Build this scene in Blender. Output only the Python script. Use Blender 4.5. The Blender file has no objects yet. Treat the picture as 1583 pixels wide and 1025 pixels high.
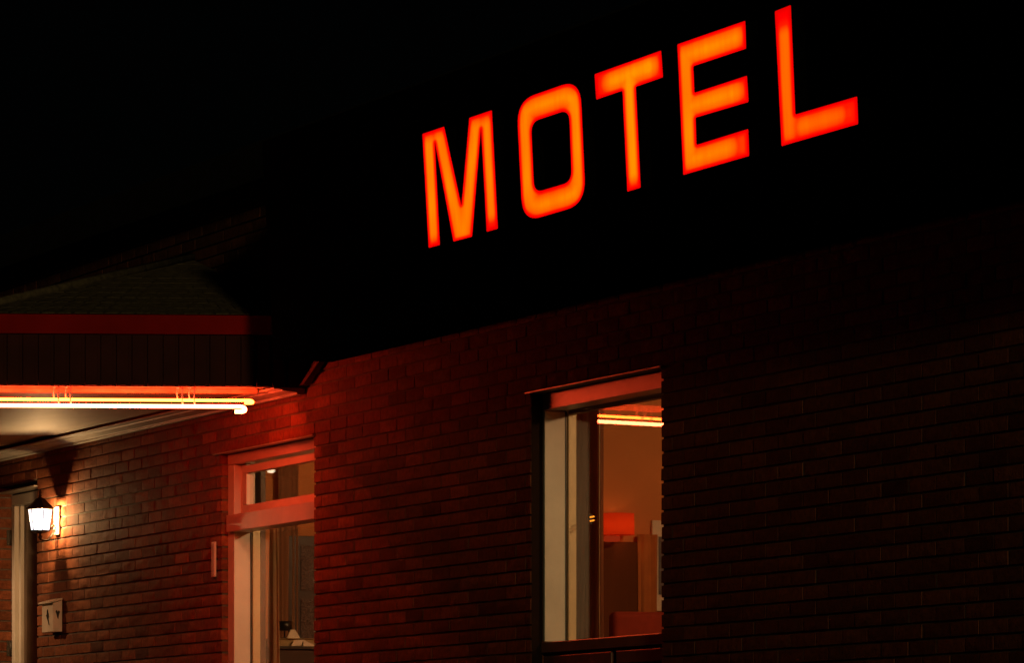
import bpy, math, random
from mathutils import Vector, noise
from mathutils.geometry import delaunay_2d_cdt
R = math.radians
scene = bpy.context.scene
C = scene.collection
random.seed(7)

# ---------------------------------------------------------------- camera
cam_d = bpy.data.cameras.new("camera")
cam = bpy.data.objects.new("camera", cam_d); C.objects.link(cam)
cam.location = (27.0587, -10.2537, 0.0)
cam.rotation_euler = (R(90), 0, R(90 - 20.7538))
cam_d.sensor_width = 36.0
cam_d.lens = 8500 / 1583 * 36.0
cam_d.shift_y = 741.5 / 1583
cam_d.clip_start = 0.1; cam_d.clip_end = 500
scene.camera = cam

# ---------------------------------------------------------------- sky, moon-low street light, exposure
SUN_AZ, SUN_EL = 8.5, 10.0     # degrees off the wall plane / above the horizon
w = bpy.data.worlds.new("World"); scene.world = w; w.use_nodes = True
nt = w.node_tree
bg = nt.nodes["Background"]
sky = nt.nodes.new("ShaderNodeTexSky"); sky.sky_type = 'NISHITA'; sky.sun_disc = False
sky.sun_elevation = R(SUN_EL); sky.sun_rotation = R(90 + SUN_AZ)
nt.links.new(sky.outputs[0], bg.inputs[0]); bg.inputs[1].default_value = 0.00007
sd = bpy.data.lights.new("sun", 'SUN'); sd.energy = 0.33; sd.angle = R(4.0); sd.color = (1, .78, .34)
so = bpy.data.objects.new("sun", sd); C.objects.link(so)
a, e = R(SUN_AZ), R(SUN_EL)
to_sun = Vector((math.cos(a) * math.cos(e), -math.sin(a) * math.cos(e), math.sin(e)))
so.rotation_euler = to_sun.to_track_quat('Z', 'Y').to_euler()
so.location = (20, -6, 9)
scene.view_settings.view_transform = 'Standard'
scene.view_settings.look = 'None'
scene.view_settings.exposure = 0; scene.view_settings.gamma = 1
scene.render.engine = 'CYCLES'
cy = scene.cycles
cy.max_bounces = 6; cy.diffuse_bounces = 3; cy.glossy_bounces = 4; cy.transparent_max_bounces = 12
cy.sample_clamp_indirect = 4.0; cy.caustics_reflective = False; cy.caustics_refractive = False
try:
    cy.use_denoising = True; cy.denoiser = 'OPENIMAGEDENOISE'
except Exception: pass

# ---------------------------------------------------------------- helpers
def tag(o, label=None, cat=None, group=None, kind=None):
    if label: o["label"] = label
    if cat: o["category"] = cat
    if group: o["group"] = group
    if kind: o["kind"] = kind
    return o
def empty(name, loc=(0, 0, 0)):
    o = bpy.data.objects.new(name, None); C.objects.link(o); o.location = loc; o.empty_display_size = .1
    return o
class MB:
    def __init__(s): s.v = []; s.f = []; s.sm = []
    def box(s, x0, x1, y0, y1, z0, z1):
        n = len(s.v)
        s.v += [(x0,y0,z0),(x1,y0,z0),(x1,y1,z0),(x0,y1,z0),(x0,y0,z1),(x1,y0,z1),(x1,y1,z1),(x0,y1,z1)]
        for q in ((0,3,2,1),(4,5,6,7),(0,1,5,4),(1,2,6,5),(2,3,7,6),(3,0,4,7)): s.f.append(tuple(n+i for i in q)); s.sm.append(False)
        return s
    def hexa(s, p):      # 8 corner points, same order as box
        n = len(s.v); s.v += [tuple(q) for q in p]
        for q in ((0,3,2,1),(4,5,6,7),(0,1,5,4),(1,2,6,5),(2,3,7,6),(3,0,4,7)): s.f.append(tuple(n+i for i in q)); s.sm.append(False)
        return s
    def tube(s, pts, r, n=10, caps=True):
        pts = [Vector(p) for p in pts]; base = len(s.v); ref = Vector((.13, .21, 1)).normalized()
        for i, p in enumerate(pts):
            t = (pts[min(i+1, len(pts)-1)] - pts[max(i-1, 0)]).normalized()
            if i == 0:
                u = t.cross(ref).normalized()
            else:
                u = (u - t * u.dot(t)).normalized()
            v_ = t.cross(u); rr = r[i] if isinstance(r, (list, tuple)) else r
            for k in range(n):
                an = 2*math.pi*k/n; s.v.append(tuple(p + u*math.cos(an)*rr + v_*math.sin(an)*rr))
        for i in range(len(pts)-1):
            for k in range(n):
                a_ = base+i*n+k; b_ = base+i*n+(k+1) % n
                s.f.append((a_, b_, b_+n, a_+n)); s.sm.append(True)
        if caps:
            s.f.append(tuple(base+k for k in range(n))[::-1]); s.sm.append(False)
            s.f.append(tuple(base+(len(pts)-1)*n+k for k in range(n))); s.sm.append(False)
        return s
    def lathe(s, prof, c, n=6, rot=0., smooth=False):   # prof: [(r, z)]
        base = len(s.v)
        for r_, z_ in prof:
            for k in range(n):
                an = rot + 2*math.pi*k/n; s.v.append((c[0]+r_*math.cos(an), c[1]+r_*math.sin(an), c[2]+z_))
        for i in range(len(prof)-1):
            for k in range(n):
                a_ = base+i*n+k; b_ = base+i*n+(k+1) % n
                s.f.append((a_, b_, b_+n, a_+n)); s.sm.append(smooth)
        s.f.append(tuple(base+k for k in range(n))[::-1]); s.sm.append(False)
        s.f.append(tuple(base+(len(prof)-1)*n+k for k in range(n))); s.sm.append(False)
        return s
    def prism(s, poly, o, ux, uy, d):    # 2D outline placed at o along ux/uy, extruded by d
        o, ux, uy, d = Vector(o), Vector(ux), Vector(uy), Vector(d); n = len(poly); b = len(s.v)
        for a_, c_ in poly: s.v.append(tuple(o+ux*a_+uy*c_))
        for a_, c_ in poly: s.v.append(tuple(o+ux*a_+uy*c_+d))
        s.f.append(tuple(range(b, b+n))); s.f.append(tuple(range(b+n, b+2*n))[::-1]); s.sm += [False, False]
        for i in range(n):
            j = (i+1) % n; s.f.append((b+i, b+i+n, b+j+n, b+j)); s.sm.append(False)
        return s
    def build(s, name, m, parent=None, bevel=0, seg=2):
        me = bpy.data.meshes.new(name)
        org = Vector(parent.matrix_world_loc) if False else Vector((0, 0, 0))
        me.from_pydata(s.v, [], s.f); me.polygons.foreach_set("use_smooth", s.sm)
        me.materials.append(m); me.update()
        o = bpy.data.objects.new(name, me); C.objects.link(o)
        if parent is not None:
            o.parent = parent
            t = parent.location.copy(); q = parent.parent
            while q: t += q.location; q = q.parent
            me.transform(__import__('mathutils').Matrix.Translation(-t))
        if bevel:
            b = o.modifiers.new("bevel", 'BEVEL'); b.width = bevel; b.segments = seg; b.limit_method = 'ANGLE'; b.harden_normals = False
        return o

def mat(name, col, rough=.6, metal=0., bump=0., bscale=40., var=0., vscale=6., spec=.5, emis=None, estr=0., stretch=(1,1,1), dark=None):
    m = bpy.data.materials.new(name); m.use_nodes = True; n = m.node_tree.nodes; L = m.node_tree.links
    p = n["Principled BSDF"]; p.inputs["Base Color"].default_value = (*col, 1); p.inputs["Roughness"].default_value = rough
    p.inputs["Metallic"].default_value = metal; p.inputs["Specular IOR Level"].default_value = spec
    if emis: p.inputs["Emission Color"].default_value = (*emis, 1); p.inputs["Emission Strength"].default_value = estr
    tc = n.new("ShaderNodeTexCoord"); mp = n.new("ShaderNodeMapping"); mp.inputs["Scale"].default_value = stretch
    L.new(tc.outputs["Object"], mp.inputs[0])
    if var:
        t = n.new("ShaderNodeTexNoise"); t.inputs["Scale"].default_value = vscale; t.inputs["Detail"].default_value = 6
        L.new(mp.outputs[0], t.inputs[0]); r = n.new("ShaderNodeValToRGB")
        d = dark or tuple(c*(1-var) for c in col)
        r.color_ramp.elements[0].position = .35; r.color_ramp.elements[1].position = .65
        r.color_ramp.elements[0].color = (*d, 1); r.color_ramp.elements[1].color = (*col, 1)
        L.new(t.outputs[0], r.inputs[0]); L.new(r.outputs[0], p.inputs["Base Color"])
    if bump:
        t2 = n.new("ShaderNodeTexNoise"); t2.inputs["Scale"].default_value = bscale; t2.inputs["Detail"].default_value = 5
        L.new(mp.outputs[0], t2.inputs[0]); b = n.new("ShaderNodeBump"); b.inputs["Strength"].default_value = bump
        b.inputs["Distance"].default_value = .01
        L.new(t2.outputs[0], b.inputs["Height"]); L.new(b.outputs[0], p.inputs["Normal"])
    return m
def emit(name, col, s=1.):
    m = bpy.data.materials.new(name); m.use_nodes = True; n = m.node_tree.nodes; L = m.node_tree.links
    n.clear(); e_ = n.new("ShaderNodeEmission"); o = n.new("ShaderNodeOutputMaterial")
    e_.inputs[0].default_value = (*col, 1); e_.inputs[1].default_value = s; L.new(e_.outputs[0], o.inputs[0]); return m
def glass(name, tint=(1, 1, 1), ior=1.5, rough=0.0, em=None):
    m = bpy.data.materials.new(name); m.use_nodes = True; n = m.node_tree.nodes; L = m.node_tree.links
    n.clear(); o = n.new("ShaderNodeOutputMaterial"); t = n.new("ShaderNodeBsdfTransparent"); t.inputs[0].default_value = (*tint, 1)
    g = n.new("ShaderNodeBsdfGlossy"); g.inputs["Roughness"].default_value = rough
    fr = n.new("ShaderNodeFresnel"); ge = n.new("ShaderNodeNewGeometry"); mr = n.new("ShaderNodeMapRange")
    mr.inputs[3].default_value = ior; mr.inputs[4].default_value = 1/ior; L.new(ge.outputs["Backfacing"], mr.inputs[0]); L.new(mr.outputs[0], fr.inputs[0]); mx = n.new("ShaderNodeMixShader")
    L.new(fr.outputs[0], mx.inputs[0]); L.new(t.outputs[0], mx.inputs[1]); L.new(g.outputs[0], mx.inputs[2])
    if em:
        e_ = n.new("ShaderNodeEmission"); e_.inputs[0].default_value = (*em, 1); ad = n.new("ShaderNodeAddShader")
        L.new(mx.outputs[0], ad.inputs[0]); L.new(e_.outputs[0], ad.inputs[1]); L.new(ad.outputs[0], o.inputs[0])
    else: L.new(mx.outputs[0], o.inputs[0])
    return m

def brick_mat():
    m = bpy.data.materials.new("rock_faced_brick"); m.use_nodes = True; n = m.node_tree.nodes; L = m.node_tree.links
    p = n["Principled BSDF"]; p.inputs["Roughness"].default_value = .82; p.inputs["Specular IOR Level"].default_value = .06
    at = n.new("ShaderNodeAttribute"); at.attribute_name = "tone"
    tc = n.new("ShaderNodeTexCoord"); t = n.new("ShaderNodeTexNoise"); t.inputs["Scale"].default_value = 28; t.inputs["Detail"].default_value = 8
    L.new(tc.outputs["Object"], t.inputs[0])
    r = n.new("ShaderNodeValToRGB"); r.color_ramp.elements[0].position = .3; r.color_ramp.elements[1].position = .72
    r.color_ramp.elements[0].color = (.62, .60, .58, 1); r.color_ramp.elements[1].color = (1.15, 1.1, 1.05, 1)
    L.new(t.outputs[0], r.inputs[0]); mx = n.new("ShaderNodeMix"); mx.data_type = 'RGBA'; mx.blend_type = 'MULTIPLY'; mx.inputs[0].default_value = 1
    L.new(at.outputs["Color"], mx.inputs[6]); L.new(r.outputs[0], mx.inputs[7]); L.new(mx.outputs[2], p.inputs["Base Color"])
    t2 = n.new("ShaderNodeTexNoise"); t2.inputs["Scale"].default_value = 70; t2.inputs["Detail"].default_value = 6
    L.new(tc.outputs["Object"], t2.inputs[0]); b = n.new("ShaderNodeBump"); b.inputs["Strength"].default_value = .7; b.inputs["Distance"].default_value = .006
    L.new(t2.outputs[0], b.inputs["Height"]); L.new(b.outputs[0], p.inputs["Normal"])
    return m

def cloth(name, col, tr=.55, **k):
    m = mat(name, col, **k); n = m.node_tree.nodes; L = m.node_tree.links; p = n["Principled BSDF"]; o = n["Material Output"]
    t = n.new("ShaderNodeBsdfTranslucent"); t.inputs[0].default_value = (*col, 1); mx = n.new("ShaderNodeMixShader"); mx.inputs[0].default_value = tr
    L.new(p.outputs[0], mx.inputs[1]); L.new(t.outputs[0], mx.inputs[2]); L.new(mx.outputs[0], o.inputs[0]); return m
M = dict(
 brick=brick_mat(),
 mortar=mat("mortar", (.17, .14, .115), .95, bump=.4, bscale=80, var=.3, vscale=15, spec=.2),
 block=mat("block_wall", (.25, .23, .2), .9, var=.2),
 white=mat("white_painted_wood", (.66, .62, .55), .55, var=.12, vscale=5, bump=.08, bscale=30),
 gloss=mat("gloss_painted_head", (.60, .42, .36), .32, var=.15, vscale=5, bump=.05, bscale=30),
 cream=mat("cream_vinyl", (.80, .70, .42), .45, var=.08, vscale=8),
 grey=mat("aged_white_trim", (.55, .52, .46), .6, var=.2, vscale=7, bump=.1, bscale=25),
 brown=mat("brown_sash", (.11, .07, .045), .5, var=.2),
 soffit=mat("painted_soffit", (.70, .62, .50), .56, var=.10, vscale=3, bump=.12, bscale=12, stretch=(1, 3, 1)),
 fascia=mat("dark_red_fascia", (.060, .010, .007), .75, var=.3, vscale=6, spec=.2),
 lip=mat("red_fascia_band", (.40, .010, .006), .7, var=.25, vscale=4, spec=.05),
 shingle=mat("asphalt_shingle", (.13, .10, .06), .95, var=.5, vscale=26, bump=.6, bscale=60, spec=.2),
 black=mat("matt_black", (.002, .002, .002), 1.0, spec=.0),
 metal=mat("dark_flashing", (.03, .028, .026), .6, metal=.0, var=.3, spec=.2),
 steel=mat("painted_lintel", (.42, .36, .30), .35, var=.3, vscale=14),
 iron=mat("lantern_iron", (.03, .025, .02), .5, metal=.3),
 brass=mat("hinge_iron", (.05, .04, .03), .5, metal=.5),
 sill=mat("sill_paint", (.36, .15, .10), .28, var=.2, vscale=9, bump=.1),
 panel=mat("infill_panel", (.26, .10, .075), .35, var=.2, vscale=9, bump=.1),
 interior=mat("ochre_plaster", (.80, .33, .11), .85, var=.12, vscale=3, bump=.1),
 floor=mat("carpet", (.12, .07, .05), .95, var=.3, vscale=30),
 ceil=mat("ceiling_paint", (.5, .4, .3), .9, var=.05),
 doorwood=mat("dark_door", (.20, .070, .026), .8, spec=.1, var=.3, vscale=4, stretch=(1, 1, .15)),
 curtain=cloth("brown_curtain", (.62, .34, .19), .5, rough=.9, var=.25, vscale=10, stretch=(1, 1, .1), bump=.3, bscale=200),
 sheer=cloth("sheer_edge", (.80, .66, .45), .6, rough=.9, var=.1),
 paper=mat("white_paper", (.88, .80, .66), .8, var=.05),
 print_=mat("blue_grey_print", (.24, .22, .24), .7, var=.6, vscale=9),
 chest=mat("dark_lacquered_wood", (.045, .018, .012), .4, var=.3, vscale=6, stretch=(1, 1, 5)),
 tan=mat("tan_card", (.42, .30, .14), .7, var=.1),
 blackp=mat("black_plastic", (.012, .012, .011), .35),
 red_cloth=mat("red_upholstery", (.42, .05, .02), .85, var=.2, vscale=20),
 mailw=mat("white_enamel", (.80, .68, .54), .4, var=.15, vscale=12),
 asphalt=mat("asphalt", (.05, .05, .05), .92, var=.35, vscale=3, bump=.5, bscale=90),
 glass=glass("window_glass", (.97, .96, .95), 1.52),
 lampglass=glass("lantern_glass", (.80, .80, .80), 1.4, .05, em=(1.5, 1.45, 1.5)),
)

# ---------------------------------------------------------------- ground: one sheet, terrace by the motel falling to the street
def ground():
    m = MB(); xs = [-70, -40, -20, -12, -6, 0, 6, 12, 20, 30, 50, 80]
    prof = [(60, -.12), (8, -.12), (0, -.12), (-1.6, -.12), (-1.65, -.25), (-4.5, -.35), (-8, -1.2), (-12, -1.62), (-25, -1.7), (-60, -1.8)]
    for y, z in prof:
        for x in xs: m.v.append((x, y, z))
    n = len(xs)
    for j in range(len(prof)-1):
        for i in range(n-1): m.f.append((j*n+i, (j+1)*n+i, (j+1)*n+i+1, j*n+i+1)); m.sm.append(False)
    tag(m.build("ground", M["asphalt"]), kind="structure")
ground()

# ---------------------------------------------------------------- the motel building
bld = tag(empty("motel_building", (0, 0, -.12)), "dark rock-faced brick motel wall with two recessed windows, a doorway and a small hipped canopy", "building")
XL, XR, ZT = -12.6, 8.9, 3.78
OPEN = [(-10.124, -9.133, -.2, 2.215), (-5.012, -3.248, .10, 2.183), (.276, 2.071, .10, 2.183)]
COURSE, BL = .0718, .288
ZB = 2.122 - 33*COURSE
def openings_at(z0, z1):
    return [(a_, b_) for a_, b_, c_, d_ in OPEN if z0 < d_-.012 and z1 > c_]
vs, fs, tones, sms = [], [], [], []
def add_brick(x0, x1, z0, z1, tone):
    n = len(vs); L_ = x1-x0; nx = max(3, int(round(L_/.042))); nz = 4; sd_ = random.random()*50; prot = random.uniform(-.001, .0018)
    tilt = random.uniform(-.002, .002)
    for j in range(nz+1):
        for i in range(nx+1):
            u, v = i/nx, j/nz; x = x0+L_*u; z = z0+(z1-z0)*v
            e_ = min(u*L_, (1-u)*L_, v*(z1-z0), (1-v)*(z1-z0)); ed = max(0, 1-e_/.006)
            ns = noise.noise(Vector((x*11+sd_, z*17, sd_)))*.0045 + noise.noise(Vector((x*35, z*40+sd_, sd_)))*.0035
            y = -prot - (1-ed)*(.0015+ns) + ed*.0002 + tilt*(u-.5)
            if i in (0, nx): x += (1 if i == 0 else -1)*.0022*random.random()
            if j in (0, nz): z += (1 if j == 0 else -1)*.0022*random.random()
            vs.append((x, y, z)); tones.append(tone)
    b = len(vs)
    for x, z in ((x0, z0), (x1, z0), (x1, z1), (x0, z1)): vs.append((x, .095, z)); tones.append(tone)
    W = nx+1
    off_ = len(vs) - n                       # separate copies of the rim so the sides stay crisp
    m_ = len(vs); rim = {}
    for j in range(nz+1):
        for i in range(nx+1):
            if i in (0, nx) or j in (0, nz): rim[(i, j)] = len(vs); vs.append(vs[n+j*W+i]); tones.append(tone)
    for j in range(nz):
        for i in range(nx): fs.append((n+j*W+i, n+j*W+i+1, n+(j+1)*W+i+1, n+(j+1)*W+i)); sms.append(True)
    fs.append(tuple([b, b+1]+[rim[(i, 0)] for i in range(nx, -1, -1)])); sms.append(False)
    fs.append(tuple([b+2, b+3]+[rim[(i, nz)] for i in range(nx+1)])); sms.append(False)
    fs.append(tuple([b+1, b+2]+[rim[(nx, j)] for j in range(nz, -1, -1)])); sms.append(False)
    fs.append(tuple([b+3, b]+[rim[(0, j)] for j in range(nz+1)])); sms.append(False)
row = 0; z = ZB
PAL = [(.215, .075, .038), (.25, .090, .045), (.18, .062, .034), (.28, .098, .048), (.20, .076, .042)]
mort = MB()
while z < ZT:
    z1 = min(z+COURSE-.0105, ZT)
    ops = sorted(openings_at(z, z1)); spans = []; x = XL
    for a_, b_ in ops: spans.append((x, a_)); x = b_
    spans.append((x, XR))
    for s0, s1 in spans:
        off = 0 if row % 2 else -BL/2
        # bond restarts at each opening's left-hand pier edge so corners show whole and half bricks
        x = s0; first = BL if row % 2 else BL/2
        first = first if s0 != XL else BL
        while x < s1-.02:
            ln = first if x == s0 else BL
            if row % 2 == 0 and x == s0: ln = BL/2
            xe = min(x+ln-.0085, s1)
            if s1-(xe+.0085) < .05: xe = s1
            t = random.choice(PAL); k = random.uniform(.78, 1.15) * (.65 if random.random() < .03 else 1)
            add_brick(x, xe, z, z1, (t[0]*k, t[1]*k, t[2]*k, 1))
            if xe < s1-.001: mort.box(xe, xe+.0085, .0015, .0074, z+.001, z1-.001)
            x = xe+.0085
        mort.box(s0+(.010 if s0 != XL else 0), s1-(.010 if s1 != XR else 0), .0075, .094, z-.0105 if row else z, z1)
    row += 1; z += COURSE
me = bpy.data.meshes.new("brick_wall"); me.from_pydata(vs, [], fs); me.polygons.foreach_set("use_smooth", sms)
at = me.attributes.new("tone", 'FLOAT_COLOR', 'POINT'); at.data.foreach_set("color", [c for t in tones for c in t])
me.materials.append(M["brick"]); bw = bpy.data.objects.new("brick_wall", me); C.objects.link(bw); bw.parent = bld
bw.location = (0, 0, .12)
mo = mort.build("mortar", M["mortar"], bw)
mo.location = (0, 0, 0)
# wall core behind the brick with the same openings, plus the rest of the shell
core = MB()
xs = [XL, OPEN[0][0]-.004, OPEN[0][1]+.004, OPEN[1][0]-.004, OPEN[1][1]+.004, OPEN[2][0]-.004, OPEN[2][1]+.004, XR]
for i in (0, 2, 4, 6): core.box(xs[i], xs[i+1], .0965, .24, -.12, ZT-.01)
for i, (a_, b_, c_, d_) in enumerate(OPEN):
    core.box(a_-.004, b_+.004, .0965, .24, d_+.004, ZT-.01)
    if c_ > 0: core.box(a_-.004, b_+.004, .0965, .24, -.12, c_)
core.build("wall_core", M["block"], bld)
sh = MB(); sh.box(XL, XL+.2, .242, 6, -.12, 3.3); sh.box(XR-.2, XR, .242, 6, -.12, 3.3); sh.box(XL, XR, 6.002, 6.2, -.12, 3.3)
sh.build("rear_walls", M["block"], bld)
rf = MB(); rf.box(XL, XR, .242, 6.2, 3.302, 3.42); rf.build("flat_roof", M["shingle"], bld)
cp = MB(); cp.box(XL-.05, XR+.05, -.10, .30, ZT+.006, ZT+.20); cp.box(XL-.06, XR+.06, -.12, -.102, ZT-.035, ZT+.17)
cp.build("parapet_coping", M["metal"], bld, bevel=.006)
# interior: partitions, floor, ceiling
iw = MB()
for a_, b_ in ((-6.30, -6.2), (-1.10, -1.0), (4.2, 4.3)): iw.box(a_, b_, .242, 5.0, .0, 2.6)
iw.box(-9.2, 4.3, 5.002, 5.1, 0, 2.6)
iw.box(-9.2, 4.3, 3.6, 3.7, 0, 2.6)
iw.box(-9.0, -8.9, .242, 3.598, 0, 2.6)
iw.build("interior_wall", M["interior"], bld)
fl = MB(); fl.box(XL+.2, XR-.2, .244, 6, -.10, -.002); fl.build("floor", M["floor"], bld)
cl = MB(); cl.box(XL+.2, XR-.2, .244, 6, 2.604, 2.66); cl.build("ceiling", M["ceil"], bld)
# ---- window on the right (large single light)
def window_right():
    x0, x1, _, zt = OPEN[2]
    f = MB()
    f.box(x0+.004, x0+.034, .065, .185, .882, 2.088)            # left jamb, deep
    f2 = MB(); f2.box(x1-.034, x1-.004, .065, .185, .882, 2.088)
    win = f.build("window", M["white"], bld, bevel=.003)
    f2.build("jamb", M["white"], win, bevel=.003)
    hb = MB(); hb.box(x0+.004, x1-.004, .063, .185, 2.090, 2.176); hb.build("head_board", M["gloss"], win, bevel=.003)
    g = MB(); g.box(x0+.0345, x0+.0385, .1805, .1865, .886, 2.087); g.build("gasket", M["blackp"], win)
    p = MB(); p.box(x0+.036, x1-.036, .188, .1925, .892, 2.086); p.build("glass_pane", M["glass"], win)
    s = MB(); s.box(x0+.0005, x0+.042, .1945, .2395, .880, 2.100); s.build("inner_lining", M["cream"], win, bevel=.003)
    s = MB(); s.box(x1-.042, x1-.0005, .1945, .2395, .880, 2.100); s.build("inner_lining", M["cream"], win, bevel=.003)
    s = MB(); s.box(x0+.0425, x1-.0425, .1945, .2395, 2.070, 2.100); s.build("inner_head", M["brown"], win, bevel=.003)
    rt = MB(); rt.box(x0+.0005, x0+.0045, .004, .0635, .102, 2.172); rt.build("reveal_strip", mat("dark_brown_strip", (.018, .009, .006), .8, spec=.05), win)  # thin, very dark strip laid over the brick reveal
    l = MB(); l.box(x0-.03, x1+.03, -.022, .060, 2.1775, 2.1845); l.build("lintel_plate", M["steel"], win)
    si = MB(); si.hexa([(x0+.006, .056, .822), (x1-.003, .056, .822), (x1-.003, .186, .822), (x0+.006, .186, .822),
                        (x0+.006, .056, .878), (x1-.003, .056, .878), (x1-.003, .186, .885), (x0+.006, .186, .885)])
    si.build("sill", M["sill"], win, bevel=.004)
    pn = MB(); xm = (x0+x1)/2+.09
    pn.box(x0+.006, x1-.003, .100, .17, .12, .820)
    for a_, b_ in ((x0+.010, xm-.035), (xm+.035, x1-.006)):
        pn.box(a_, b_, .070, .0995, .742, .806); pn.box(a_, b_, .070, .0995, .13, .20)
        pn.box(a_, a_+.06, .070, .0995, .202, .740); pn.box(b_-.06, b_, .070, .0995, .202, .740)
    pn.build("infill_panel", M["panel"], win, bevel=.004)
    sb = MB(); sb.box(x0+.0005, x1-.0005, .1945, .2395, .830, .879); sb.build("inner_sill", M["cream"], win, bevel=.003)
window_right()

# ---- window on the left, with a transom light above
def window_left():
    x0, x1, _, zt = OPEN[1]
    f = MB()
    f.box(x0+.004, x0+.125, .040, .150, .60, 2.112)
    f2 = MB(); f2.box(x1-.06, x1-.004, .040, .150, .60, 2.112)
    f.box(x0+.1252, x0+.20, .090, .150, 1.815, 2.110)
    win = f.build("window", M["white"], bld, bevel=.003)
    f2.build("jamb", M["white"], win, bevel=.003)
    hb = MB(); hb.box(x0+.004, x1-.004, .038, .150, 2.114, 2.178); hb.build("head_board", M["gloss"], win, bevel=.003)
    tb = MB(); tb.box(x0+.055, x1-.004, .012, .150, 1.700, 1.805); tb.build("transom_bar", M["gloss"], win, bevel=.004)
    ts = MB(); a_, b_ = x0+.205, x1-.062
    ts.box(a_, b_, .070, .118, 2.052, 2.098); ts.box(a_, b_, .070, .118, 1.812, 1.858)
    ts.box(a_, a_+.07, .070, .118, 1.860, 2.050); ts.box(b_-.07, b_, .070, .118, 1.860, 2.050)
    ts.build("transom_sash", M["white"], win, bevel=.003)
    tp = MB(); tp.box(a_+.071, b_-.071, .092, .097, 1.859, 2.051); tp.build("glass_pane", M["glass"], win)
    g = MB(); g.box(x0+.1255, x0+.130, .1440, .1500, .60, 1.698); g.build("gasket", M["blackp"], win)
    p = MB(); p.box(x0+.127, x1-.062, .1515, .156, .602, 1.697); p.build("glass_pane", M["glass"], win)
    s = MB(); s.box(x0+.0005, x0+.131, .158, .207, .60, 1.806); s.build("inner_lining", M["cream"], win, bevel=.003)
    s = MB(); s.box(x0+.0005, x0+.134, .2075, .240, .60, 2.10); s.build("inner_stile", M["brown"], win, bevel=.002)
    s = MB(); s.box(x1-.13, x1-.0005, .158, .2395, .60, 2.10); s.build("inner_lining", M["cream"], win, bevel=.003)
    l = MB(); l.box(x0-.11, x1+.03, -.024, .036, 2.180, 2.187); l.build("lintel_plate", M["steel"], win)
    si = MB(); si.box(x0+.003, x1-.003, -.012, .19, .545, .598); si.build("sill", M["sill"], win, bevel=.004)
    pn = MB(); pn.box(x0+.003, x1-.003, .05, .12, .12, .543); pn.build("infill_panel", M["panel"], win)
window_left()

# ---- doorway at the far left
def doorway():
    x0, x1, _, zt = OPEN[0]
    d = MB(); d.box(x0+.19, x1-.06, .236, .28, -.08, 2.10)
    door = d.build("door", M["doorwood"], bld, bevel=.004)
    f = MB(); f.box(x0+.004, x0+.075, .095, .235, -.11, 2.128); f.box(x0+.076, x0+.125, .125, .235, -.11, 2.128); f.box(x1-.06, x1-.004, .095, .235, -.11, 2.128); f.box(x0+.004, x1-.004, .095, .235, 2.130, 2.205)
    f.build("door_frame", M["white"], door, bevel=.006)
    bs = MB(); bs.box(x0+.126, x0+.188, .15, .235, -.11, 2.128); bs.build("door_stop", M["brown"], door, bevel=.004)
    for zc in (1.909, 1.135, .25):
        h = MB(); h.box(x0-.002, x0+.0035, .060, .099, zc-.055, zc+.055); h.tube([(x0+.006, .088, zc-.055), (x0+.006, .088, zc+.055)], .008, 8); h.build("hinge", M["brass"], door)
    k = MB(); k.lathe([(.012, 0), (.012, .03), (.03, .04), (.034, .06), (.02, .075)], (0, 0, 0), 14, smooth=True)
    k.v = [(x1-.14+a_, .236-c_, 1.0+b_) for a_, b_, c_ in k.v]; k.build("door_knob", M["brass"], door)
    l = MB(); l.box(x0-.10, x1+.0, -.024, .09, 2.212, 2.2195); l.build("lintel_plate", M["steel"], door)
doorway()

# ---- hipped canopy over the entrance
D = Vector((-.287, -.958, 0)).normalized()     # its outward direction, a little off square to the wall
CN, CF, CO = -3.366, -11.2, 2.75
RF = -7.67     # far edge of the hipped part               # near / far edge on the wall, projection
ZS, ZF = 2.472, 2.885
def cpt(x, o, z): return Vector((x, 0, z)) + D*o
so_ = MB()
PX = -7.93                                     # joint between the cream and the brown soffit boards
def slab(m, xa, xb, z0, z1): m.hexa([cpt(xa, .012, z0), cpt(xb, .012, z0), cpt(xb, CO-.04, z0), cpt(xa, CO-.04, z0), cpt(xa, .012, z1), cpt(xb, .012, z1), cpt(xb, CO-.04, z1), cpt(xa, CO-.04, z1)])
slab(so_, PX, CN-.035, ZS+.012, ZS+.05)
can = so_.build("canopy", M["soffit"], bld)
b = MB(); slab(b, CF+.04, PX-.003, ZS+.022, ZS+.055); b.build("brown_soffit_board", mat("brown_soffit", (.30, .17, .09), .6, var=.2, vscale=4), can)
fa = MB()
def rail(x_a, x_b, o_a, o_b, z0, z1, m):
    m.hexa([cpt(x_a, o_a, z0), cpt(x_b, o_a, z0), cpt(x_b, o_b, z0), cpt(x_a, o_b, z0), cpt(x_a, o_a, z1), cpt(x_b, o_a, z1), cpt(x_b, o_b, z1), cpt(x_a, o_b, z1)])
rail(CN-.03, CN, .012, CO, ZS, 2.775, fa)
rail(CF, CF+.03, .012, CO, ZS, 2.775, fa)
rail(CF+.031, CN-.031, CO-.03, CO, ZS, 2.775, fa)
o_ = .05
while o_ < CO:                                  # vertical ribs of the slatted facing
    rail(CN+.001, CN+.016, o_, o_+.070, ZS+.004, 2.772, fa)
    o_ += .0905
x_ = CF+.05
while x_ < CN:
    rail(x_, x_+.07, CO+.001, CO+.016, ZS+.004, 2.772, fa); x_ += .0905
fa.build("fascia", M["fascia"], can, bevel=.002, seg=1)
lp = MB()                                       # flared band above the ribs
q0 = [cpt(CN-.03, .012, 2.777), cpt(CN+.02, .012, 2.777), cpt(CN+.02, CO+.02, 2.777), cpt(CN-.03, CO+.02, 2.777)]
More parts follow.
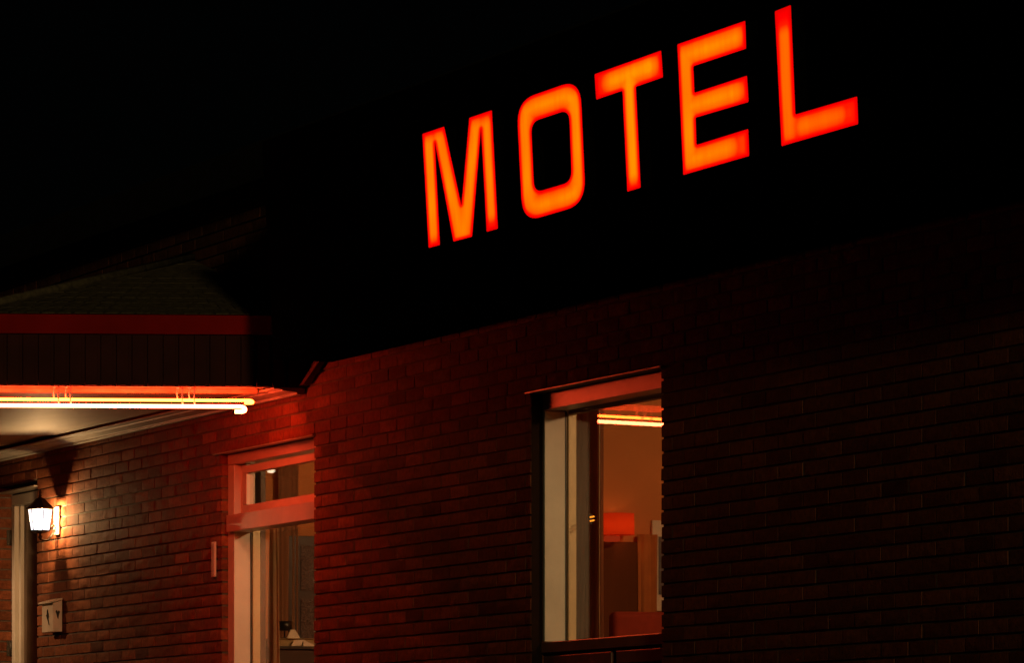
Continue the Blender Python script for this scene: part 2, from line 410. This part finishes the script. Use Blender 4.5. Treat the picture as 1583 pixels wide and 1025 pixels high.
q1 = [cpt(CN-.03, .012, ZF), cpt(CN+.06, .012, ZF), cpt(CN+.06, CO+.06, ZF), cpt(CN-.03, CO+.06, ZF)]
lp.hexa(q0+q1)
lp.hexa([cpt(CF-.02, CO-.03, 2.777), cpt(CN-.031, CO-.03, 2.777), cpt(CN-.031, CO+.02, 2.777), cpt(CF-.02, CO+.02, 2.777),
         cpt(CF-.06, CO-.03, ZF), cpt(CN-.031, CO-.03, ZF), cpt(CN-.031, CO+.06, ZF), cpt(CF-.06, CO+.06, ZF)])
lp.build("cornice_band", M["lip"], can)
# hipped roof: courses of shingles on the three slopes
hr = MB(); AP = Vector((-5.565, -.012, 3.42))
c1, c2, c3, c4 = cpt(CN+.05, .012, ZF+.006), cpt(CN+.05, 2.02, ZF+.006), cpt(RF-.05, 2.02, ZF+.006), cpt(RF-.05, .012, ZF+.006)
def slope(a_, b_, ap, n=11):
    nrm = (b_-a_).cross(ap-a_).normalized()
    if nrm.z < 0: nrm = -nrm
    for i in range(n):
        t0, t1 = i/n, (i+1)/n; p0, p1 = a_.lerp(ap, t0), b_.lerp(ap, t0); q0_, q1_ = a_.lerp(ap, t1), b_.lerp(ap, t1)
        segs = max(1, int(22*(1-t0)))
        for k in range(segs):
            u0, u1 = k/segs, (k+1)/segs; lift = .004+random.uniform(0, .003)
            P0, P1 = p0.lerp(p1, u0+.004), p0.lerp(p1, u1-.004); Q0, Q1 = q0_.lerp(q1_, u0), q0_.lerp(q1_, u1)
            n_ = len(hr.v); hr.v += [tuple(v) for v in (P0, P1, P0+nrm*lift, P1+nrm*lift, Q0+nrm*.004, Q1+nrm*.004)]
            hr.f += [(n_, n_+1, n_+3, n_+2), (n_+2, n_+3, n_+5, n_+4)]; hr.sm += [False, False]
slope(c1, c2, AP); slope(c2, c3, AP); slope(c3, c4, AP)
n_ = len(hr.v); hr.v += [tuple(v) for v in (c1, c2, c3, c4, AP)]
hr.f += [(n_, n_+1, n_+4), (n_+1, n_+2, n_+4), (n_+2, n_+3, n_+4), (n_, n_+3, n_+2, n_+1), (n_+3, n_, n_+4)]; hr.sm += [False]*5
hr.tube([c2+Vector((0, 0, .01)), AP+Vector((0, 0, .02))], .028, 6); hr.tube([c3+Vector((0, 0, .01)), AP+Vector((0, 0, .02))], .028, 6)
hr.build("hipped_roof", M["shingle"], can)
dk = MB(); dk.hexa([cpt(CF+.031, .012, 2.79), cpt(CN-.031, .012, 2.79), cpt(CN-.031, CO-.031, 2.79), cpt(CF+.031, CO-.031, 2.79), cpt(CF+.031, .012, ZF-.004), cpt(CN-.031, .012, ZF-.004), cpt(CN-.031, CO-.031, ZF-.004), cpt(CF+.031, CO-.031, ZF-.004)])
dk.build("flat_deck", M["shingle"], can)
# wall moulding under the soffit
tm = MB(); prof = [(-.012, 2.432), (-.012, 2.470), (-.20, 2.470), (-.20, 2.462), (-.150, 2.458), (-.146, 2.452), (-.06, 2.444), (-.055, 2.430)]
tm.prism(prof, (CF, 0, 0), (0, 1, 0), (0, 0, 1), (CN-.02-CF, 0, 0))
tm.build("wall_moulding", M["grey"], can, bevel=.003)
# sloping dark red strip between the canopy and the sign box
st = MB(); st.hexa([(-3.34, -.06, 2.48), (-3.27, -.06, 2.48), (-3.27, -.02, 2.48), (-3.34, -.02, 2.48),
                    (-2.66, -.06, 2.76), (-2.55, -.06, 2.76), (-2.55, -.02, 2.76), (-2.66, -.02, 2.76)])
st.build("sloped_strip", mat("dark_red_strip", (.10, .035, .025), .7, var=.3, vscale=12, spec=.1), can)

# ---------------------------------------------------------------- neon tubes under the canopy
def neon(name, label, x_off, z, o_end, m, hook, rad):
    t = empty(name, tuple(cpt(CN-x_off, .9, z)))
    tag(t, label, "neon tube", "neon tubes under the canopy edge")
    pts = [cpt(CN-x_off, CO-.10, z+0*.01)]
    n = 24
    for i in range(n+1): pts.append(cpt(CN-x_off, CO-.12-(CO-.12-o_end-hook)*i/n, z))
    # hook: turn down and back on itself
    for i in range(1, 9):
        an = math.pi*i/8; pts.append(cpt(CN-x_off+.004*i, o_end+hook-math.sin(an)*hook, z-hook*.62+math.cos(an)*hook*.62))
    pts.append(cpt(CN-x_off+.034, o_end+hook+.040, z-hook*1.24))
    g = MB(); g.tube(pts, rad, 12); g.build("glowing_tube", m, t)
    c = MB(); e1 = pts[-1]; e2 = cpt(CN-x_off+.034, o_end+hook+.056, z-hook*1.24+.0); c.tube([e1+(e2-e1)*.02, e2], rad*1.15, 10); c.build("end_cap", M["blackp"], t)
    for o in (.64, 1.36, 2.08):
        for dx in (0, .07):
            s = MB(); s.tube([cpt(CN-x_off, o+dx, z+rad), cpt(CN-x_off+.006, o+dx+.006, (z+ZS)/2), cpt(CN-x_off, o+dx, ZS+.011)], .0042, 6)
            s.lathe([(.008, 0), (.008, .010)], tuple(cpt(CN-x_off, o+dx, ZS)), 8); s.build("glass_standoff", M["mailw"], t)
NY = emit("neon_yellow_red", (1, .044, .0045), 80)
NW = emit("neon_white_red", (1, .074, .026), 80)
neon("neon_tube", "yellow-looking neon tube, the upper of two under the dark canopy fascia", .16, 2.405, .275, NY, .014, .0080)
neon("neon_tube", "white-hot neon tube with a hooked end, the lower of two under the dark canopy fascia", .06, 2.362, .350, NW, .026, .0104)

rw = MB(); rail(CN-.26, CN-.235, .215, CO-.1, 2.450, 2.4835, rw); rw.build("glow_catch_strip", mat("glow_catch_paint", (.42, .28, .20), .5, var=.5, vscale=5), can, bevel=.008)  # strip added to catch the tubes' light as a bright orange band
# ---------------------------------------------------------------- the MOTEL sign
sign = tag(empty("motel_sign", (3, -.5, 2.66)), "long black sign box on the brick wall with glowing orange-red letters reading MOTEL", "sign")
T = math.tan(R(3.4)); ct, st_ = math.cos(R(3.4)), math.sin(R(3.4))
def sp(u, v, d=0): # sign-plane coordinates to world; d = distance out from the face of the letters
    return Vector((u, -.56 - v*st_ - d*ct, 3.4 + v*ct + d*st_*-1))
bx = MB(); X0, X1 = -2.63, 8.7
lo, hi = -.84, .40
p = [sp(X0, lo, -.06), sp(X1, lo, -.06), Vector((X1, -.10, 2.56)), Vector((X0, -.10, 2.56)), sp(X0, hi, -.06), sp(X1, hi, -.06), Vector((X1, -.10, 3.74)), Vector((X0, -.10, 3.74))]
bx.hexa(p); bx.build("sign_box", M["black"], sign, bevel=.004)
for x in (-1.8, .8, 3.4, 6.0, 8.2):
    for z_ in (2.78, 3.55):
        br = MB(); br.box(x-.03, x+.03, -.098, -.014, z_, z_+.07); br.build("mounting_bracket", M["black"], sign)
def rounded(poly, rad, n=5):
    out = []; N = len(poly)
    for i in range(N):
        a_, b_, c_ = Vector(poly[i-1]), Vector(poly[i]), Vector(poly[(i+1) % N]); r = rad
        d1, d2 = (a_-b_), (c_-b_); r1 = min(r, d1.length*.45); r2 = min(r, d2.length*.45)
        p1, p2 = b_+d1.normalized()*r1, b_+d2.normalized()*r2
        for k in range(n+1):
            t = k/n; out.append(tuple(p1*(1-t)**2+b_*2*t*(1-t)+p2*t*t))
    return out
LET = {
 "M": ([[(.18, .12), (.513, .12), (.700, -.305), (.883, .121), (1.212, .121), (1.204, -.474), (1.041, -.474), (1.044, .050), (.831, -.478), (.553, -.476), (.362, .058), (.353, -.474), (.180, -.473)]],
       [[(.285, .050), (.262, -.40)], [(.43, .055), (.66, -.44)], [(.72, -.44), (.975, .055)], [(1.11, .050), (1.116, -.38)]]),
 "O": ([[(1.558, .125), (2.425, .128), (2.408, -.474), (1.550, -.478)], [(1.742, -.002), (2.256, -.001), (2.240, -.348), (1.733, -.349)]],
       [[(1.655, -.01), (1.69, .055), (1.80, .066), (2.20, .066), (2.31, .04), (2.335, -.02), (2.322, -.37), (2.27, -.405), (2.16, -.415), (1.78, -.418), (1.68, -.400), (1.645, -.34), (1.655, -.01)]]),
 "T": ([[(2.61, .126), (3.451, .131), (3.456, .006), (3.120, .003), (3.111, -.470), (2.941, -.471), (2.950, .005), (2.614, .004)]],
       [[(2.83, .066), (3.28, .075)], [(3.04, .07), (3.028, -.39)]]),
 "E": ([[(3.646, .134), (4.443, .136), (4.435, .012), (3.821, .011), (3.818, -.110), (4.428, -.108), (4.430, -.226), (3.815, -.224), (3.809, -.348), (4.410, -.344), (4.404, -.465), (3.632, -.467)]],
       [[(4.30, .074), (3.735, .070), (3.718, -.408), (4.17, -.405)], [(3.73, -.165), (4.27, -.165)], [(4.33, -.39), (4.33, -.42)]]),
 "L": ([[(4.772, .133), (4.949, .137), (4.934, -.342), (5.591, -.342), (5.586, -.460), (4.765, -.462)]],
       [[(4.862, .010), (4.846, -.41)], [(5.02, -.402), (5.36, -.40)], [(5.49, -.395), (5.49, -.41)]]),
}
SX = .42
def segd(p, a_, b_):
    px, py = p[0]*SX, p[1]; ax, ay = a_[0]*SX, a_[1]; bx_, by = b_[0]*SX, b_[1]; dx, dy = bx_-ax, by-ay
    L_ = dx*dx+dy*dy; t = 0 if L_ == 0 else max(0, min(1, ((px-ax)*dx+(py-ay)*dy)/L_))
    return math.hypot(px-ax-dx*t, py-ay-dy*t)
def inside(p, polys):
    c = False
    for poly in polys:
        for i in range(len(poly)):
            (x1, y1), (x2, y2) = poly[i-1], poly[i]
            if (y1 > p[1]) != (y2 > p[1]) and p[0] < (x2-x1)*(p[1]-y1)/(y2-y1)+x1: c = not c
    return c
lm = bpy.data.materials.new("lit_red_acrylic"); lm.use_nodes = True
nn, LL = lm.node_tree.nodes, lm.node_tree.links; nn.clear()
oo = nn.new("ShaderNodeOutputMaterial"); ee = nn.new("ShaderNodeEmission"); aa = nn.new("ShaderNodeAttribute"); aa.attribute_name = "lamp"
tc = nn.new("ShaderNodeTexCoord"); mp = nn.new("ShaderNodeMapping"); mp.inputs["Scale"].default_value = (16, 16, 1.5)
tx = nn.new("ShaderNodeTexNoise"); tx.inputs["Scale"].default_value = 1.0; tx.inputs["Detail"].default_value = 3
mr = nn.new("ShaderNodeMapRange"); mr.inputs[1].default_value = .3; mr.inputs[2].default_value = .7; mr.inputs[3].default_value = .92; mr.inputs[4].default_value = 1.06
mu = nn.new("ShaderNodeMath"); mu.operation = 'MULTIPLY'; rp = nn.new("ShaderNodeValToRGB")
LL.new(tc.outputs["Object"], mp.inputs[0]); LL.new(mp.outputs[0], tx.inputs[0]); LL.new(tx.outputs[0], mr.inputs[0])
LL.new(aa.outputs["Fac"], mu.inputs[0]); LL.new(mr.outputs[0], mu.inputs[1]); LL.new(mu.outputs[0], rp.inputs[0]); LL.new(rp.outputs[0], ee.inputs[0]); LL.new(ee.outputs[0], oo.inputs[0])
cr = rp.color_ramp; cr.elements[0].position = 0; cr.elements[0].color = (.80, .0, .0, 1); cr.elements[1].position = 1; cr.elements[1].color = (1, .28, 0, 1)
for ps_, cc in ((.10, (1, 0, 0, 1)), (.30, (1, .012, 0, 1)), (.55, (1, .105, 0, 1)), (.80, (1, .185, 0, 1))):
    q = cr.elements.new(ps_); q.color = cc
ee.inputs[1].default_value = 1.0
gain = {"M": .87, "O": .87, "T": 1.0, "E": .88, "L": .66}
for ch, (polys, tubes) in LET.items():
    rr = [rounded(pl, (.11 if k == 0 else .05) if ch == "O" else .008, 7 if ch == "O" else 2) for k, pl in enumerate(polys)]
    if ch == "O":   # squarish O with corners rounded wider than high
        rr = [[(u/.5, v) for u, v in rounded([(u*.5, v) for u, v in pl], .125 if k == 0 else .058, 8)] for k, pl in enumerate(polys)]
    # side returns of the channel letter
    re_ = MB()
    for pl in rr:
        b = len(re_.v); n = len(pl)
        for u, v in pl: re_.v.append(tuple(sp(u, v, -.002)))
        for u, v in pl: re_.v.append(tuple(sp(u, v, -.0595)))
        for i in range(n): j = (i+1) % n; re_.f.append((b+i, b+j, b+j+n, b+i+n)); re_.sm.append(False)
    ro = re_.build("channel_letter", M["black"], sign)
    co, ed = [], []
    for pl in rr:
        b = len(co); n = len(pl); pts = []
        for i in range(n):
            p0, p1 = Vector(pl[i]), Vector(pl[(i+1) % n]); k = max(1, int((p1-p0).length/.02))
            for q in range(k): pts.append(p0.lerp(p1, q/k))
        for i in range(len(pts)): ed.append((b+i, b+(i+1) % len(pts)))
        co += pts
    segs = [(pl[i-1], pl[i]) for pl in rr for i in range(len(pl))]
    xs_ = [c.x for c in co]; ys_ = [c.y for c in co]; x = min(xs_)+.006
    while x < max(xs_):
        y = min(ys_)+.004
        while y < max(ys_):
            if inside((x, y), rr) and min(segd((x, y), a_, b_) for a_, b_ in segs) > .003: co.append(Vector((x, y)))
            y += .0085
        x += .0135
    V, _, F, *_ = delaunay_2d_cdt(co, ed, [], 0, 1e-6)
    F = [f for f in F if inside((sum(V[i].x for i in f)/len(f), sum(V[i].y for i in f)/len(f)), rr)]
    lamp = []
    for v in V:
        d = min(segd(v, a_, b_) for a_, b_ in segs); rim = min(1, d/.023); rim = rim*rim*(3-2*rim)
        fo = max((.45 if len(t) == 2 and math.hypot(t[0][0]-t[1][0], t[0][1]-t[1][1]) < .06 else 1)*math.exp(-(min(segd(v, t[i], t[i+1]) for i in range(len(t)-1))/.052)**2) for t in tubes)
        nz_ = 1+.16*noise.noise(Vector((v.x*3.1, v.y*5.5, ord(ch))))
        lamp.append(min(1, nz_*(rim*.93+.07)*(fo*.9+.1)*gain[ch]*(1-.10*max(0, (-.3-v.y))/.17)))
    me = bpy.data.meshes.new("letter_face"); me.from_pydata([tuple(sp(v.x, v.y)-sign.location) for v in V], [], F)
    me.attributes.new("lamp", 'FLOAT', 'POINT').data.foreach_set("value", lamp); me.materials.append(lm)
    fo_ = bpy.data.objects.new("letter_face", me); C.objects.link(fo_); fo_.parent = ro

# ---------------------------------------------------------------- wall lantern
LX, LY, LZ = -8.547, -.145, 1.95
lan = tag(empty("wall_lantern", (LX, LY, 1.86)), "lit hexagonal black iron wall lantern glowing white on the brick beside the door", "wall lamp")
b = MB(); b.box(-8.655, -8.545, -.022, -.008, 1.855, 2.045); b.build("backplate", mat("pale_enamel_plate", (.75, .72, .66), .4), lan, bevel=.006)
b = MB(); b.tube([(-8.6, -.02, 1.90), (-8.6, -.05, 1.85), (LX-.02, -.09, 1.815), (LX, LY, 1.82), (LX, LY, 1.862)], .0075, 8); b.tube([(-8.6, -.02, 1.90), (-8.6, -.04, 1.93), (-8.59, -.055, 1.905)], .006, 8); b.build("bracket_arm", M["iron"], lan)
b = MB(); b.lathe([(.030, 0), (.070, .012), (.074, .020)], (LX, LY, 1.862), 6); b.lathe([(.006, -.03), (.016, -.015), (.010, 0)], (LX, LY, 1.85), 8, smooth=True); b.build("base_pan", M["iron"], lan)
b = MB(); b.lathe([(.094, 0), (.098, .008), (.060, .040), (.030, .072), (.012, .080)], (LX, LY, 2.022), 6); b.lathe([(.006, 0), (.014, .012), (.006, .024), (.010, .034), (.003, .060)], (LX, LY, 2.100), 8, smooth=True); b.build("roof_cap", M["iron"], lan)
b = MB()
for k in range(6):
    an = math.pi*k/3; c_, s_ = math.cos(an), math.sin(an); b.tube([(LX+.064*c_, LY+.064*s_, 1.882), (LX+.084*c_, LY+.084*s_, 2.021)], .0035, 5)
b.build("glazing_bar", M["iron"], lan)
b = MB(); n = 0
for k in range(6):
    a0, a1 = math.pi*k/3, math.pi*(k+1)/3; q = len(b.v)
    b.v += [(LX+r_*math.cos(an), LY+r_*math.sin(an), z_) for r_, z_, an in ((.062, 1.883, a0), (.062, 1.883, a1), (.082, 2.020, a1), (.082, 2.020, a0))]
    b.f.append((q, q+1, q+2, q+3)); b.sm.append(False)
b.build("lantern_glass", M["lampglass"], lan)
b = MB(); b.lathe([(.008, -.03), (.017, -.012), (.020, .006), (.014, .024), (.004, .034)], (LX, LY, LZ-.012), 12, smooth=True); b.lathe([(.010, -.04), (.010, -.002)], (LX, LY, LZ-.045), 10)
b.build("bulb", emit("bulb_white", (1, .9, .75), 12), lan)
ld = bpy.data.lights.new("bulb_light", 'POINT'); ld.energy = 66; ld.color = (1, .56, .21); ld.shadow_soft_size = .022
lo_ = bpy.data.objects.new("bulb_light", ld); C.objects.link(lo_); lo_.parent = lan; lo_.location = (0, .012, LZ-1.86+.012)
for n_ in ("bulb",):
    for o in bpy.data.objects:
        if o.name.startswith(n_) and o.type == 'MESH': o.visible_shadow = True

# ---------------------------------------------------------------- mailbox and plaque
mx_, mw = -8.483, .27
mb = MB(); mb.hexa([(mx_-mw, -.075, 1.200), (mx_, -.075, 1.200), (mx_, -.010, 1.200), (mx_-mw, -.010, 1.200), (mx_-mw, -.075, 1.392), (mx_, -.075, 1.392), (mx_, -.010, 1.412), (mx_-mw, -.010, 1.412)])
mail = tag(mb.build("mailbox", M["mailw"], bevel=.004), "small white slant-lidded mailbox with bird cut-outs on the brick below the lantern", "mailbox")
b = MB(); b.hexa([(mx_-mw-.012, -.098, 1.391), (mx_+.008, -.098, 1.391), (mx_+.008, -.010, 1.4145), (mx_-mw-.012, -.010, 1.4145), (mx_-mw-.012, -.098, 1.402), (mx_+.008, -.098, 1.402), (mx_+.008, -.010, 1.427), (mx_-mw-.012, -.010, 1.427)])
b.build("lid", M["mailw"], mail, bevel=.002)
bird = [(-.5, .10), (-.28, .22), (-.18, .62), (.02, .80), (.12, .55), (.30, .28), (.36, -.05), (.22, -.25), (.42, -.80), (.62, -.98), (.25, -.86), (.02, -.40), (-.22, -.18), (-.30, .02)]
b = MB(); b.prism([(u*.085, v*.062) for u, v in bird], (mx_-mw*.46, -.0755, 1.305), (1, 0, 0), (0, 0, 1), (0, -.0015, 0)); b.build("bird_cutout", M["blackp"], mail)
b = MB(); b.prism([(u*.018, v*.032) for u, v in [(-.9, .7), (-.3, 1), (0, .6), (.4, .9), (.9, .6), (.5, -.1), (.2, -1), (-.2, -.6), (-.5, .1)]], (mx_+.0003, -.042, 1.315), (0, 1, 0), (0, 0, 1), (.0015, 0, 0)); b.build("side_cutout", M["blackp"], mail)
b = MB(); b.box(-5.150, -5.085, -.022, -.010, 1.435, 1.649)
pl = tag(b.build("wall_plaque", M["mailw"], bevel=.002), "narrow upright pale plaque on the brick just beside the left window", "plaque")
b = MB(); b.box(-5.142, -5.093, -.0245, -.0222, 1.445, 1.639); b.build("plaque_face", M["grey"], pl)

# ---------------------------------------------------------------- things seen through the windows
def curtain(name, label, x0, x1, y, z0, z1, m, folds, amp=.022, hem=None):
    c = MB(); nx = int((x1-x0)/.006); nz = 14
    for j in range(nz+1):
        for i in range(nx+1):
            u = i/nx; v = j/nz; zz = z0+(z1-z0)*v
            a_ = amp*(.55+.45*(1-v))
            c.v.append((x0+(x1-x0)*u+.006*math.sin(v*3+u*9), y+a_*math.sin(u*folds*2*math.pi+.5*math.sin(v*4))+.4*a_*math.sin(u*folds*5.1*math.pi+1), zz))
    for j in range(nz):
        for i in range(nx):
            p0 = j*(nx+1)+i; c.f.append((p0, p0+1, p0+nx+2, p0+nx+1)); c.sm.append(True)
    o = c.build(name, m); md = o.modifiers.new("t", 'SOLIDIFY'); md.thickness = .004
    return tag(o, label, "curtain")
curtain("curtain", "narrow tan curtain edge hanging just inside the left window with the transom", -5.08, -4.93, .33, .4, 1.80, M["sheer"], 2.2)
cb = curtain("curtain", "dark brown curtain with a pale edge inside the large right window", -.02, .36, .37, .02, 2.3, cloth("dark_brown_curtain", (.60, .30, .17), .7, rough=.95, var=.3, vscale=14, stretch=(1, 1, .1)), 5, .030)
b = MB()
for j in range(24):
    t = j/23; b.v += [(.36+.10*max(0, .45-t)**1.2, .35, .02+2.28*t), (.378+.17*max(0, .45-t)**1.2, .342, .02+2.28*t)]
for j in range(23): b.f.append((2*j, 2*j+1, 2*j+3, 2*j+2)); b.sm.append(True)
so2 = b.build("sheer_hem", M["sheer"], cb); q = so2.modifiers.new("t", 'SOLIDIFY'); q.thickness = .004
for nm, x0, x1 in (("curtain_rod", -5.3, -3.0), ("curtain_rod", -.3, 2.6)):
    b = MB(); zz = 1.82 if x0 < -1 else 2.32; yy = .36 if x0 < -1 else .40
    b.tube([(x0, yy-.03, zz), (x1, yy-.03, zz)], .011, 8)
    for xe in (x0+.1, x1-.1): b.tube([(xe, yy-.03, zz), (xe, .243, zz)], .007, 6)
    tag(b.build(nm, M["iron"]), "dark rod carrying the narrow tan curtain in the left window" if x0 < -1 else "dark rod carrying the pale-edged curtain in the right window", "curtain rod")
# left room
o = curtain("curtain", "brown pleated curtain gathered on the side wall behind the small black-shaded lamp", 0, .14, 0, .02, 2.2, M["curtain"], 4.0, .007)
o.rotation_euler = (0, 0, R(90)); o.location = (-6.13, .735, 0)
b = MB(); b.box(-5.80, -5.2, .40, 1.25, 0, .995); chest = tag(b.build("chest", M["chest"], bevel=.004), "dark lacquered chest standing behind the glass of the left window", "chest")
b = MB(); b.box(-5.82, -5.185, .385, 1.265, .996, 1.017); b.build("chest_top", M["blackp"], chest, bevel=.003)
b = MB(); b.box(-5.48, -5.25, .40, .68, 1.018, 1.064); bx_ = tag(b.build("tan_box", M["tan"], bevel=.002), "long flat tan cardboard box lying on the dark chest", "box")
b = MB(); b.box(-5.50, -5.235, .395, .685, 1.0645, 1.067); b.build("box_lid", M["tan"], bx_)
b = MB(); b.prism([(0, 0), (.065, .004), (.085, .040), (.022, .036)], (-5.215, .515, 1.018), (0, 1, 0), (0, 0, 1), (-.012, 0, 0)); b.prism([(.085, .038), (.16, .006), (.17, .0), (.08, 0)], (-5.22, .515, 1.018), (0, 1, 0), (0, 0, 1), (-.02, 0, 0))
tag(b.build("folded_paper", M["paper"]), "folded white paper leaning on the tan box", "paper")
dl = tag(empty("desk_lamp", (-5.40, .535, 1.067)), "small desk lamp with a black drum shade behind the left window", "lamp")
b = MB(); b.lathe([(.047, 0), (.045, .060)], (-5.40, .535, 1.118), 20, smooth=True); b.build("lamp_shade", M["blackp"], dl)
b = MB(); b.lathe([(.030, 0), (.030, .008), (.005, .012), (.005, .060)], (-5.40, .535, 1.0672), 12); b.build("lamp_stem", M["blackp"], dl)
b = MB(); b.prism([(-.025, 0), (.068, 0), (.030, .058), (.002, .058)], (-5.36, .560, 1.0672), (0, 1, 0), (0, 0, 1), (-.02, 0, 0)); tag(b.build("cream_card", M["paper"]), "cream folded card standing beside the small black-shaded lamp", "card")
cab = MB(); cab.box(-6.199, -6.13, .80, 1.40, .95, 1.75)
gm = mat("pebbled_glass", (.16, .10, .085), .25, bump=1.0, bscale=60, var=.8, vscale=90, dark=(.05, .025, .02)); 
cb_ = tag(cab.build("wall_cabinet", M["chest"], bevel=.004), "dark wall cabinet with two pebbled glass panels inside the left room", "cabinet")
for z0, z1 in ((1.40, 1.69), (1.03, 1.35)):
    b = MB(); b.box(-6.129, -6.12, .885, 1.33, z0, z1); b.build("glass_panel", gm, cb_)
# right room
b = MB(); b.box(-.999, -.96, .70, 1.118, .02, 1.478); dd = tag(b.build("interior_door", M["doorwood"], bevel=.004), "dark brown wooden door inside the right room behind the glass", "door")
b = MB(); b.box(-.959, -.952, .78, 1.04, .95, 1.38); b.build("door_panel", M["doorwood"], dd, bevel=.003)
pf = MB(); pf.box(-.999, -.975, 1.195, 1.62, 1.10, 1.60); pc = tag(pf.build("picture", M["paper"], bevel=.002), "cream-mounted picture with a blue-grey print on the right room's wall", "picture")
b = MB(); b.box(-.9745, -.971, 1.232, 1.58, 1.19, 1.51); b.build("print", M["print_"], pc)
o = curtain("door_curtain", "orange-brown drape hanging beside the picture in the right room", 0, .12, 0, .02, 1.52, mat("orange_drape", (.62, .22, .06), .9, var=.15, vscale=12), 2, .012)
o.rotation_euler = (0, 0, R(90)); o.location = (-.95, 1.10, 0)
# armchair back
b = MB(); b.box(-.55, -.45, .76, 1.08, .45, 1.075); ch = tag(b.build("armchair", M["red_cloth"], bevel=.03, seg=4), "low red upholstered armchair back showing above the right window sill", "chair")
b = MB(); b.box(-.449, .02, .76, 1.08, .30, .45); b.build("seat", M["red_cloth"], ch, bevel=.03)
for x, y in ((-.50, .80), (-.50, 1.04), (-.03, .80), (-.03, 1.04)):
    b = MB(); b.tube([(x, y, -.001), (x, y, .31)], .016, 8); b.build("leg", M["chest"], ch)
# red-orange shaded lamp and twin bars, both added to imitate reflections in the glass
wl = tag(empty("reflection_sconce", (-.999, .95, 1.5)), "dim red-orange shaded lamp added in place of a reflection in the right window", "lamp")
b = MB(); b.lathe([(.092, 0), (.090, .118)], (-.885, .955, 1.510), 24, smooth=True); b.f = b.f[:-2]; b.sm = b.sm[:-2]; b.build("lamp_shade", cloth("orange_standin_shade", (.85, .12, .03), .7, rough=.9), wl)
sl = bpy.data.lights.new("standin_light", "POINT"); sl.energy = .28; sl.color = (1, .30, .08); sl.shadow_soft_size = .02
sq = bpy.data.objects.new("standin_light", sl); C.objects.link(sq); sq.parent = wl; sq.location = (.114, .005, .06)
b = MB(); b.lathe([(.042, 0), (.046, .030)], (-.885, .920, 1.474), 16, smooth=True); b.build("standin_collar", emit("standin_collar_glow", (1, .07, .015), .35), wl)
b = MB(); b.tube([(-.998, .955, 1.50), (-.93, .955, 1.498), (-.885, .94, 1.50)], .007, 8); b.build("standin_arm", M["iron"], wl)
ns = tag(empty("reflection_bars", (.42, .30, 1.5)), "tiny glowing twin bars added in place of a reflection in the right window", "reflection stand-in")
# unseen ceiling lamps added to light the two rooms
for x, lab in ((-2.6, "added unseen ceiling lamp lighting the room behind the left window"), (2.4, "added unseen ceiling lamp lighting the room behind the right window")):
    cl_ = tag(empty("ceiling_lamp", (x, 1.5, 2.60)), lab, "ceiling lamp")
    b = MB(); b.lathe([(.17, 0), (.17, .02)], (x, 1.5, 2.582), 24); b.build("lamp_base", M["mailw"], cl_)
    b = MB(); b.lathe([(.03, 0), (.11, .02), (.15, .06)], (x, 1.5, 2.52), 24, smooth=True); b.build("lamp_diffuser", emit("diffuser_glow", (1, .60, .28), 8), cl_)
    l_ = bpy.data.lights.new("room_light", 'POINT'); l_.energy = 80 if x > 0 else 110; l_.color = (1, .56, .24); l_.shadow_soft_size = .08
    q_ = bpy.data.objects.new("room_light", l_); C.objects.link(q_); q_.parent = cl_; q_.location = (0, 0, -.2)
bb = []
b = MB(); b.tube([(.40, .335, 1.562), (.40, .405, 1.562)], .004, 6)
# glowing twin bars stand in for a small reflection in the pane
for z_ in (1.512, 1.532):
    b = MB(); b.tube([(.388, .290, z_), (.45, .285, z_)], .0042, 8); b.build("glowing_bar", emit("reflection_bar_glow", (1, .28, .02), 2.2), ns)
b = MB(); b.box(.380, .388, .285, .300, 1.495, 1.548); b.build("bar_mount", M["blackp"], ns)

# second lamp under the canopy, beyond the left edge of the picture (the photo shows it mirrored in the transom light)
DX, DY, DZ = -10.2, -1.84, 2.415
cl_ = tag(empty("canopy_downlight", (DX, DY, DZ)), "small round downlight under the canopy soffit, in front of the doorway", "ceiling lamp")
b = MB(); b.lathe([(.060, .02), (.055, .078)], (DX, DY, DZ), 24, smooth=True); b.build("housing", M["iron"], cl_)
b = MB(); b.lathe([(.010, -.006), (.022, -.003), (.028, .019)], (DX, DY, DZ), 20, smooth=True); b.build("lens", emit("lens_glow", (1, .72, .45), 4), cl_)
l_ = bpy.data.lights.new("downlight", 'SPOT'); l_.energy = 130; l_.color = (1, .54, .24); l_.shadow_soft_size = .012; l_.spot_size = R(158); l_.spot_blend = .35
q_ = bpy.data.objects.new("downlight", l_); C.objects.link(q_); q_.parent = cl_; q_.location = (0, 0, -.03)
